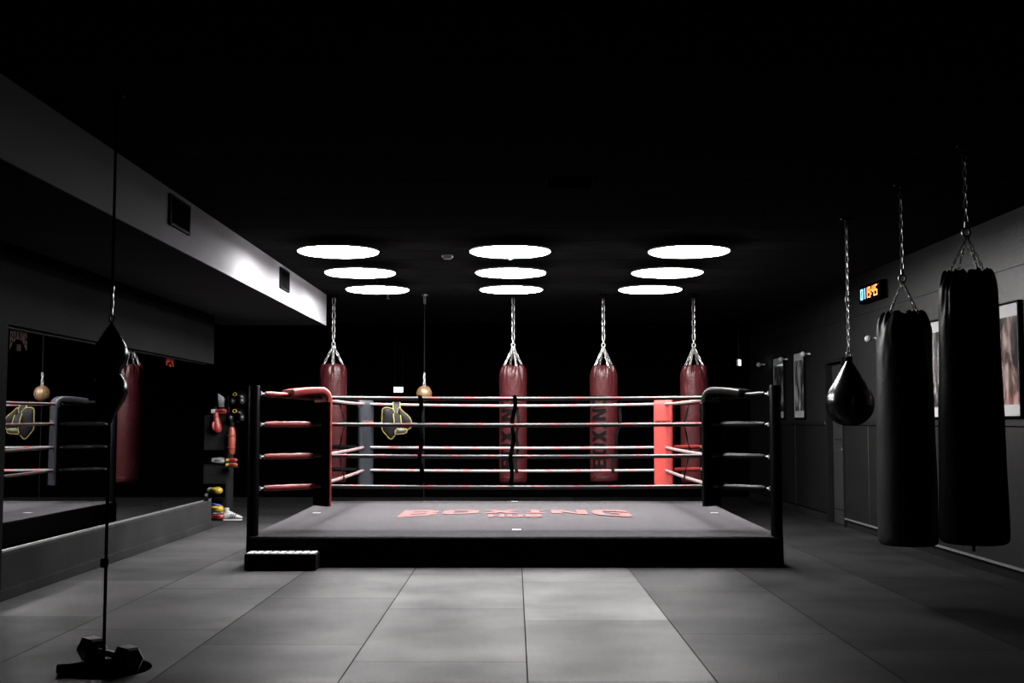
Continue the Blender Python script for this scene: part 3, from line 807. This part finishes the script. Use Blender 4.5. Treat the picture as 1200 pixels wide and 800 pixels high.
# ------------------------------------------------------------------ lit signs far back
t = thing('exit_sign', 'small lit pale green exit sign hanging in the dark behind the ring', 'sign', (-1.833, 18.6, 1.852))
MB().box(-.076, .076, -.02, .02, 0, .09, .006).build('case', MT['white'], t, smooth=0)
MB().box(-.071, .071, -.0225, -.0195, .005, .085).build('lit_panel', MT['exit'], t, smooth=0)
for sx in (-.06, .06): MB().tube([(sx, 0, .085), (sx, 0, CEIL - 1.852)], .003, 6).build('wire', MT['post'], t)
t = thing('exit_sign', 'small bright white emergency sign in the dark, right of the maroon bags', 'sign', (4.0, 21.0, 2.39), 1.1)
MB().box(-.085, .085, -.015, .015, 0, .115, .004).build('case', MT['white'], t, smooth=0)
MB().box(-.08, .08, -.0175, -.0145, .004, .111).build('lit_panel', MT['exit_side'], t, smooth=0)
MB().tube([(0, 0, .11), (0, 0, CEIL - 2.39)], .006, 6).build('wire', MT['post'], t)

# ------------------------------------------------------------------ right wall: posters, fittings, timer
def poster(y0, y1, z0, z1, lab, seed, warm):
    t = thing('framed_poster', lab, 'picture', (WR, (y0 + y1) / 2, z0), 0, 'framed photographs on the right wall'); hy = (y1 - y0) / 2; h = z1 - z0; fw = .03
    f = MB(); f.box(-.035, 0, -hy, -hy + fw, 0, h); f.box(-.035, 0, hy - fw * .5, hy, 0, h); f.box(-.035, 0, -hy, hy, 0, fw * .6); f.box(-.035, 0, -hy, hy, h - fw * .5, h)
    f.build('frame', MT['frame'], t, smooth=0)
    MB().box(-.02, -.004, -hy + .01, hy - .01, .01, h - .01).build('mount', MT['paper'], t, smooth=0)
    MB().box(-.0225, -.0195, -hy + .07, hy - .075, .12, h - .13).build('photograph', photo_material('photo print', seed, warm), t, smooth=0)
zt = 2.445
poster(10.17, 10.98, 1.42, zt, 'framed photo with warm tones right of the nearest black bag', 1.0, True)
poster(11.60, 12.40, 1.42, zt, 'framed photo showing as a white strip between the two black heavy bags', 3.7, False)
poster(17.78, 18.48, 1.44, zt + .02, 'framed monochrome photo left of the teardrop bag', 6.1, False)
poster(19.12, 19.95, 1.44, zt + .02, 'framed monochrome photo rising behind the right front ring post', 8.9, False)
def fitting(y, lab):
    t = thing('wall_spotlight', lab, 'wall light', (WR, y, 2.40), 0, 'small round white wall fittings')
    MB().tube([(0, 0, 0), (-.08, 0, .0)], .012, 10).lathe([(0, -.012), (.03, -.012), (.03, .012), (0, .012)], 16, (-.004, 0, 0)).build('arm', MT['white'], t)
    MB().ell((-.105, -.0, -.005), .042, .042, .042, 20).build('head', MT['white'], t)
fitting(14.28, 'small round white wall fitting between the teardrop bag and the black bag with the lit flank')
fitting(17.52, 'small round white wall fitting by the photo left of the teardrop bag')
fitting(18.98, 'small round white wall fitting by the photo behind the ring post')
fitting(20.7, 'small round white wall fitting farthest away in the dark')

SEG = {'0': 'abcdef', '1': 'bc', '4': 'bcfg', '5': 'acdfg', '9': 'abcdfg'}
def digit(mb, ch, y, z, w, h, th):
    # on a wall that is read facing +x the text runs towards smaller y
    q = {'a': (0, h - th, w, h), 'd': (0, 0, w, th), 'g': (0, h / 2 - th / 2, w, h / 2 + th / 2), 'b': (w - th, h / 2, w, h), 'c': (w - th, 0, w, h / 2), 'e': (0, 0, th, h / 2), 'f': (0, h / 2, th, h)}
    for s in SEG[ch]:
        u0, v0, u1, v1 = q[s]; mb.box(-.083, -.078, y - u1, y - u0, z + v0, z + v1)
t = thing('interval_timer', 'black wall timer with glowing blue and orange digits on the right wall', 'timer', (WR, 14.27, 2.855))
MB().box(-.08, .004, -.44, .44, 0, .215, .012).build('case', MT['rubber'], t, smooth=0)
for ch, y, w in (('0', .36, .09), ('1', .245, .07)):
    d1 = MB(); digit(d1, ch, y, .045, w, .13, .018); d1.build('blue_digit', MT['led_blue'], t, smooth=0)
for ch, y, w in (('1', .135, .06), ('9', .045, .08), ('4', -.11, .08), ('5', -.225, .08)):
    d2 = MB(); digit(d2, ch, y, .045, w, .13, .015); d2.build('orange_digit', MT['led_orange'], t, smooth=0)
for zz in (.075, .12): MB().box(-.083, -.078, -.083, -.067, zz, zz + .016).build('colon_dot', MT['led_orange'], t, smooth=0)
MB().tube([(-.08, -.36, .17), (-.083, -.36, .17)], .006, 8).build('sensor', MT['white'], t)

# ------------------------------------------------------------------ gear rack past the mirrors
YR = 17.05
t = thing('storage_rack', 'dark grey storage rack crammed with gloves at the end of the mirrored wall', 'rack', (-4.42, YR + .2, 0))
for z0r, z1r in ((.52, .775), (1.0, 1.46)):
    MB().box(-.36, .26, -.17, -.15, z0r, z1r, .004).build('panel', MT['rack'], t, smooth=0)
for z in (.50, .757, .985, 1.465): MB().box(-.36, .26, -.17, .2, z, z + .018, .003).build('shelf', MT['rack'], t, smooth=0)
MB().box(.27, .43, -.33, -.12, .735, .746, .003).build('side_tray', MT['rack'], t, smooth=0)
for x in (-.375, .245): MB().box(x, x + .03, -.16, .2, 0, 1.49, .003).build('upright', MT['rack'], t, smooth=0)
def glove(loc, m, cuff, lab, rot=(0, 0, 0), s=1.0, group='boxing gloves on the rack'):
    o = thing('boxing_glove', lab, 'boxing glove', loc, 0, group); o.rotation_euler = rot.to_euler() if isinstance(rot, Matrix) else rot; o.scale = (s,) * 3
    b = MB(); b.lathe([(0, -.02), (.038, -.02), (.045, .0), (.05, .05), (.058, .10), (.062, .15), (.057, .19), (.04, .22), (.018, .232), (0, .234)], 20, deform=lambda r, z, a: (r * (1 + .12 * math.cos(a) ** 2), z))
    b.build('mitt', MT[m], o, smooth=60)
    tp = [(.05, -.012, .05), (.068, -.022, .085), (.074, -.026, .125), (.068, -.026, .16), (.056, -.022, .178)]
    MB().tube(tp, [.02, .024, .025, .022, .012], 12).build('thumb', MT[m], o, smooth=60)
    MB().lathe([(.036, -.09), (.043, -.09), (.045, -.04), (.044, -.012), (.038, -.01)], 20).build('cuff', MT[cuff], o, smooth=60)
    return o
def at(px, py, Y=YR): return P2(px, py, Y)
def headguard(loc, rz, lab, acc):
    o = thing('headguard', lab, 'headguard', loc, rz, 'headguards on the rack')
    b = MB(); b.ell((0, 0, .12), .10, .12, .12, 24)
    dl = [f for f in b.bm.faces if f.calc_center_median().y < -.06 and .03 < f.calc_center_median().z < .15 and abs(f.calc_center_median().x) < .07]
    bmesh.ops.delete(b.bm, geom=dl, context='FACES')
    sh = b.build('shell', MT['black_leather'], o, smooth=60); md = sh.modifiers.new('padding', 'SOLIDIFY'); md.thickness = .022
    for sx in (-1, 1): MB().ell((sx * .085, -.06, .09), .035, .045, .05, 12).build('cheek_pad', MT['grey_leather'], o, smooth=60)
    MB().tube([(.03 * math.cos(a), -.118, .185 + .022 * math.sin(a)) for a in (2 * PI * k / 20 for k in range(20))], .006, 6, closed=True).build('emblem', MT[acc], o)
    return o
def lay(th=-PI / 2, yaw=0.):                       # a glove lying on its side, mitt to the right
    return Matrix.Rotation(yaw, 3, 'Z') @ Matrix.Rotation(th, 3, 'X') @ Matrix.Rotation(PI / 2, 3, 'Y')
def on(px, z, Y): return Vector(((px - 603) * Y / F, Y, z))
headguard(on(259.5, 1.485, 17.36), .4, 'black headguard standing on the rack top behind the silver sleeve', 'dark_steel')
o = thing('arm_shield', 'silver grey striking sleeve standing on the top of the rack', 'pad', on(264, 1.484, 17.2), 0)
b = MB().box(-.05, .05, -.035, .03, 0, .25, .02)
for v in b.bm.verts: v.co.x += -.03 + v.co.z * -.12; v.co.z += .035 * (-v.co.x / .05) * (v.co.z > .12)
b.build('pad', MT['silver'], o, smooth=50)
MB().box(-.085, .03, -.041, -.034, .09, .12).build('strap', MT['rubber'], o, smooth=0)
glove(on(254, 1.44, 17.0), 'red', 'red', 'red boxing glove drooping over the left front of the rack top', (.0, 3.0, .4), .9)
glove(on(254, 1.54, 17.11), 'red', 'white', 'red boxing glove lying crosswise under the silver sleeve', lay(-PI / 2, .1), .78)
o = thing('headguard_hook', 'black peg arm on the rack side holding two dark headguards', 'hook', (-4.145, 17.06, 1.50))
MB().tube([(0, 0, -.02), (.06, -.02, -.01), (.26, -.03, .01)], .011, 8).build('arm', MT['post'], o)
MB().tube([(0, 0, -.05), (0, 0, .26), (.12, -.02, .3), (.25, -.03, .30)], .011, 8).build('upper_arm', MT['post'], o)
headguard(Vector((-3.965, 17.03, 1.60)), -.5, 'dark headguard hanging high on the rack side, upper of two', 'gold')
headguard(Vector((-3.985, 17.0, 1.36)), -.2, 'dark headguard hanging on the rack side, lower of two', 'gold')
o = thing('shin_guard', 'long orange red shin guard hanging down the side of the rack', 'shin guard', at(272, 533, 17.0))
MB().lathe([(0, 0), (.03, .0), (.05, .03), (.055, .12), (.06, .22), (.052, .33), (.04, .4), (0, .41)], 20, deform=lambda r, z, a: (r * (.95 + .1 * math.cos(a)), z)).build('shell', MT['orange'], o, smooth=60)
for zz in (.11, .28): MB().tube([(.057 * math.cos(a), .057 * math.sin(a), zz) for a in (2 * PI * k / 24 for k in range(24))], .01, 6, closed=True).build('strap', MT['red'], o)
MB().tube([(0, 0, .4), (-.02, .0, .46), (-.04, .01, .52)], .006, 6).build('hanging_loop', MT['strap'], o)
glove(on(251, .832, 17.14), 'white', 'rubber', 'white boxing glove on the middle shelf of the rack', lay(), .8)
glove(on(256, .832, 17.30), 'rubber', 'white', 'black boxing glove with white cuff behind the white glove on the middle shelf', lay(), .8)
glove(on(270, .842, 16.98), 'red', 'gold', 'red boxing glove with yellow cuff hanging at the rack side', lay(-PI / 2, .2), .5)
glove(on(270, .775, 16.98), 'orange', 'gold', 'orange boxing glove with yellow cuff hanging below the red one', lay(-PI / 2, .1), .52)
glove(on(251, .055, 16.76), 'red', 'orange', 'red boxing glove lying on the floor under the yellow glove', lay(), .75)
glove(on(249, .165, 16.76), 'gold', 'gold', 'yellow boxing glove lying on the red glove at the foot of the heap', lay(-PI / 2, -.35), .9)
glove(on(252, .28, 16.75), 'rubber', 'white', 'black boxing glove with white cuff in the middle of the heap', lay(-PI / 2, -.5), .75)
glove(on(251, .425, 16.76), 'gold', 'white', 'yellow boxing glove with white cuff topmost of the heap', lay(-PI / 2, -.7), .85)
glove(on(247, .355, 16.76), 'rubber', 'silver', 'black boxing glove with grey cuff under the topmost yellow glove', lay(), .55)
glove(on(244, .20, 16.93), 'blue', 'rubber', 'blue boxing glove behind the yellow glove at the left of the heap', lay(), .9)
glove(on(253, .055, 16.93), 'white', 'rubber', 'white boxing glove on the floor behind the red glove', lay(), .95)
# striped shoe
o = thing('boxing_shoe', 'white sports shoe with black stripes on the floor beside the glove heap', 'shoe', on(275, 0, 16.82), .25)
o.location.z = 0.0
b = MB(); st = [(-.13, .030, .09), (-.10, .038, .115), (-.04, .040, .12), (.02, .044, .085), (.07, .048, .062), (.11, .040, .045), (.135, .018, .03)]
b.sweep([(x, 0, .018 + h / 2) for x, w, h in st], [((0, w, 0), (0, 0, h / 2)) for x, w, h in st], [(math.cos(a), math.sin(a)) for a in (2 * PI * k / 16 for k in range(16))])
up_ = b.build('upper', MT['white'], o, smooth=60)
MB().sweep([(x, 0, .010) for x, w, h in st], [((0, w * 1.08, 0), (0, 0, 1)) for x, w, h in st], rsect(2, .02, .009, 1)).build('sole', MT['white'], o, smooth=40)
MB().lathe([(.030, .0), (.036, .0), (.038, .05), (.034, .06)], 20, (-.085, 0, .115)).build('collar', MT['white'], o, smooth=50)
for x in (-.03, .0, .03):
    for sy in (-1, 1): MB().obox((x, sy * .0425, .06), (.5, 0, .86), (0, 1, 0), (-.86, 0, .5), .035, .003, .006).build('stripe', MT['rubber'], o, smooth=0)

# ------------------------------------------------------------------ world and view
w = bpy.data.worlds.new('dark'); bpy.context.scene.world = w; w.use_nodes = True
w.node_tree.nodes['Background'].inputs[0].default_value = (0, 0, 0, 1); w.node_tree.nodes['Background'].inputs[1].default_value = 0
vs_ = bpy.context.scene.view_settings
bpy.context.scene.display_settings.display_device = 'sRGB'
vs_.view_transform = 'Standard'; vs_.look = 'None'; vs_.gamma = 1; vs_.exposure = 0.; vs_.use_curve_mapping = False
cy = bpy.context.scene.cycles
cy.use_denoising = True
cy.max_bounces = 8
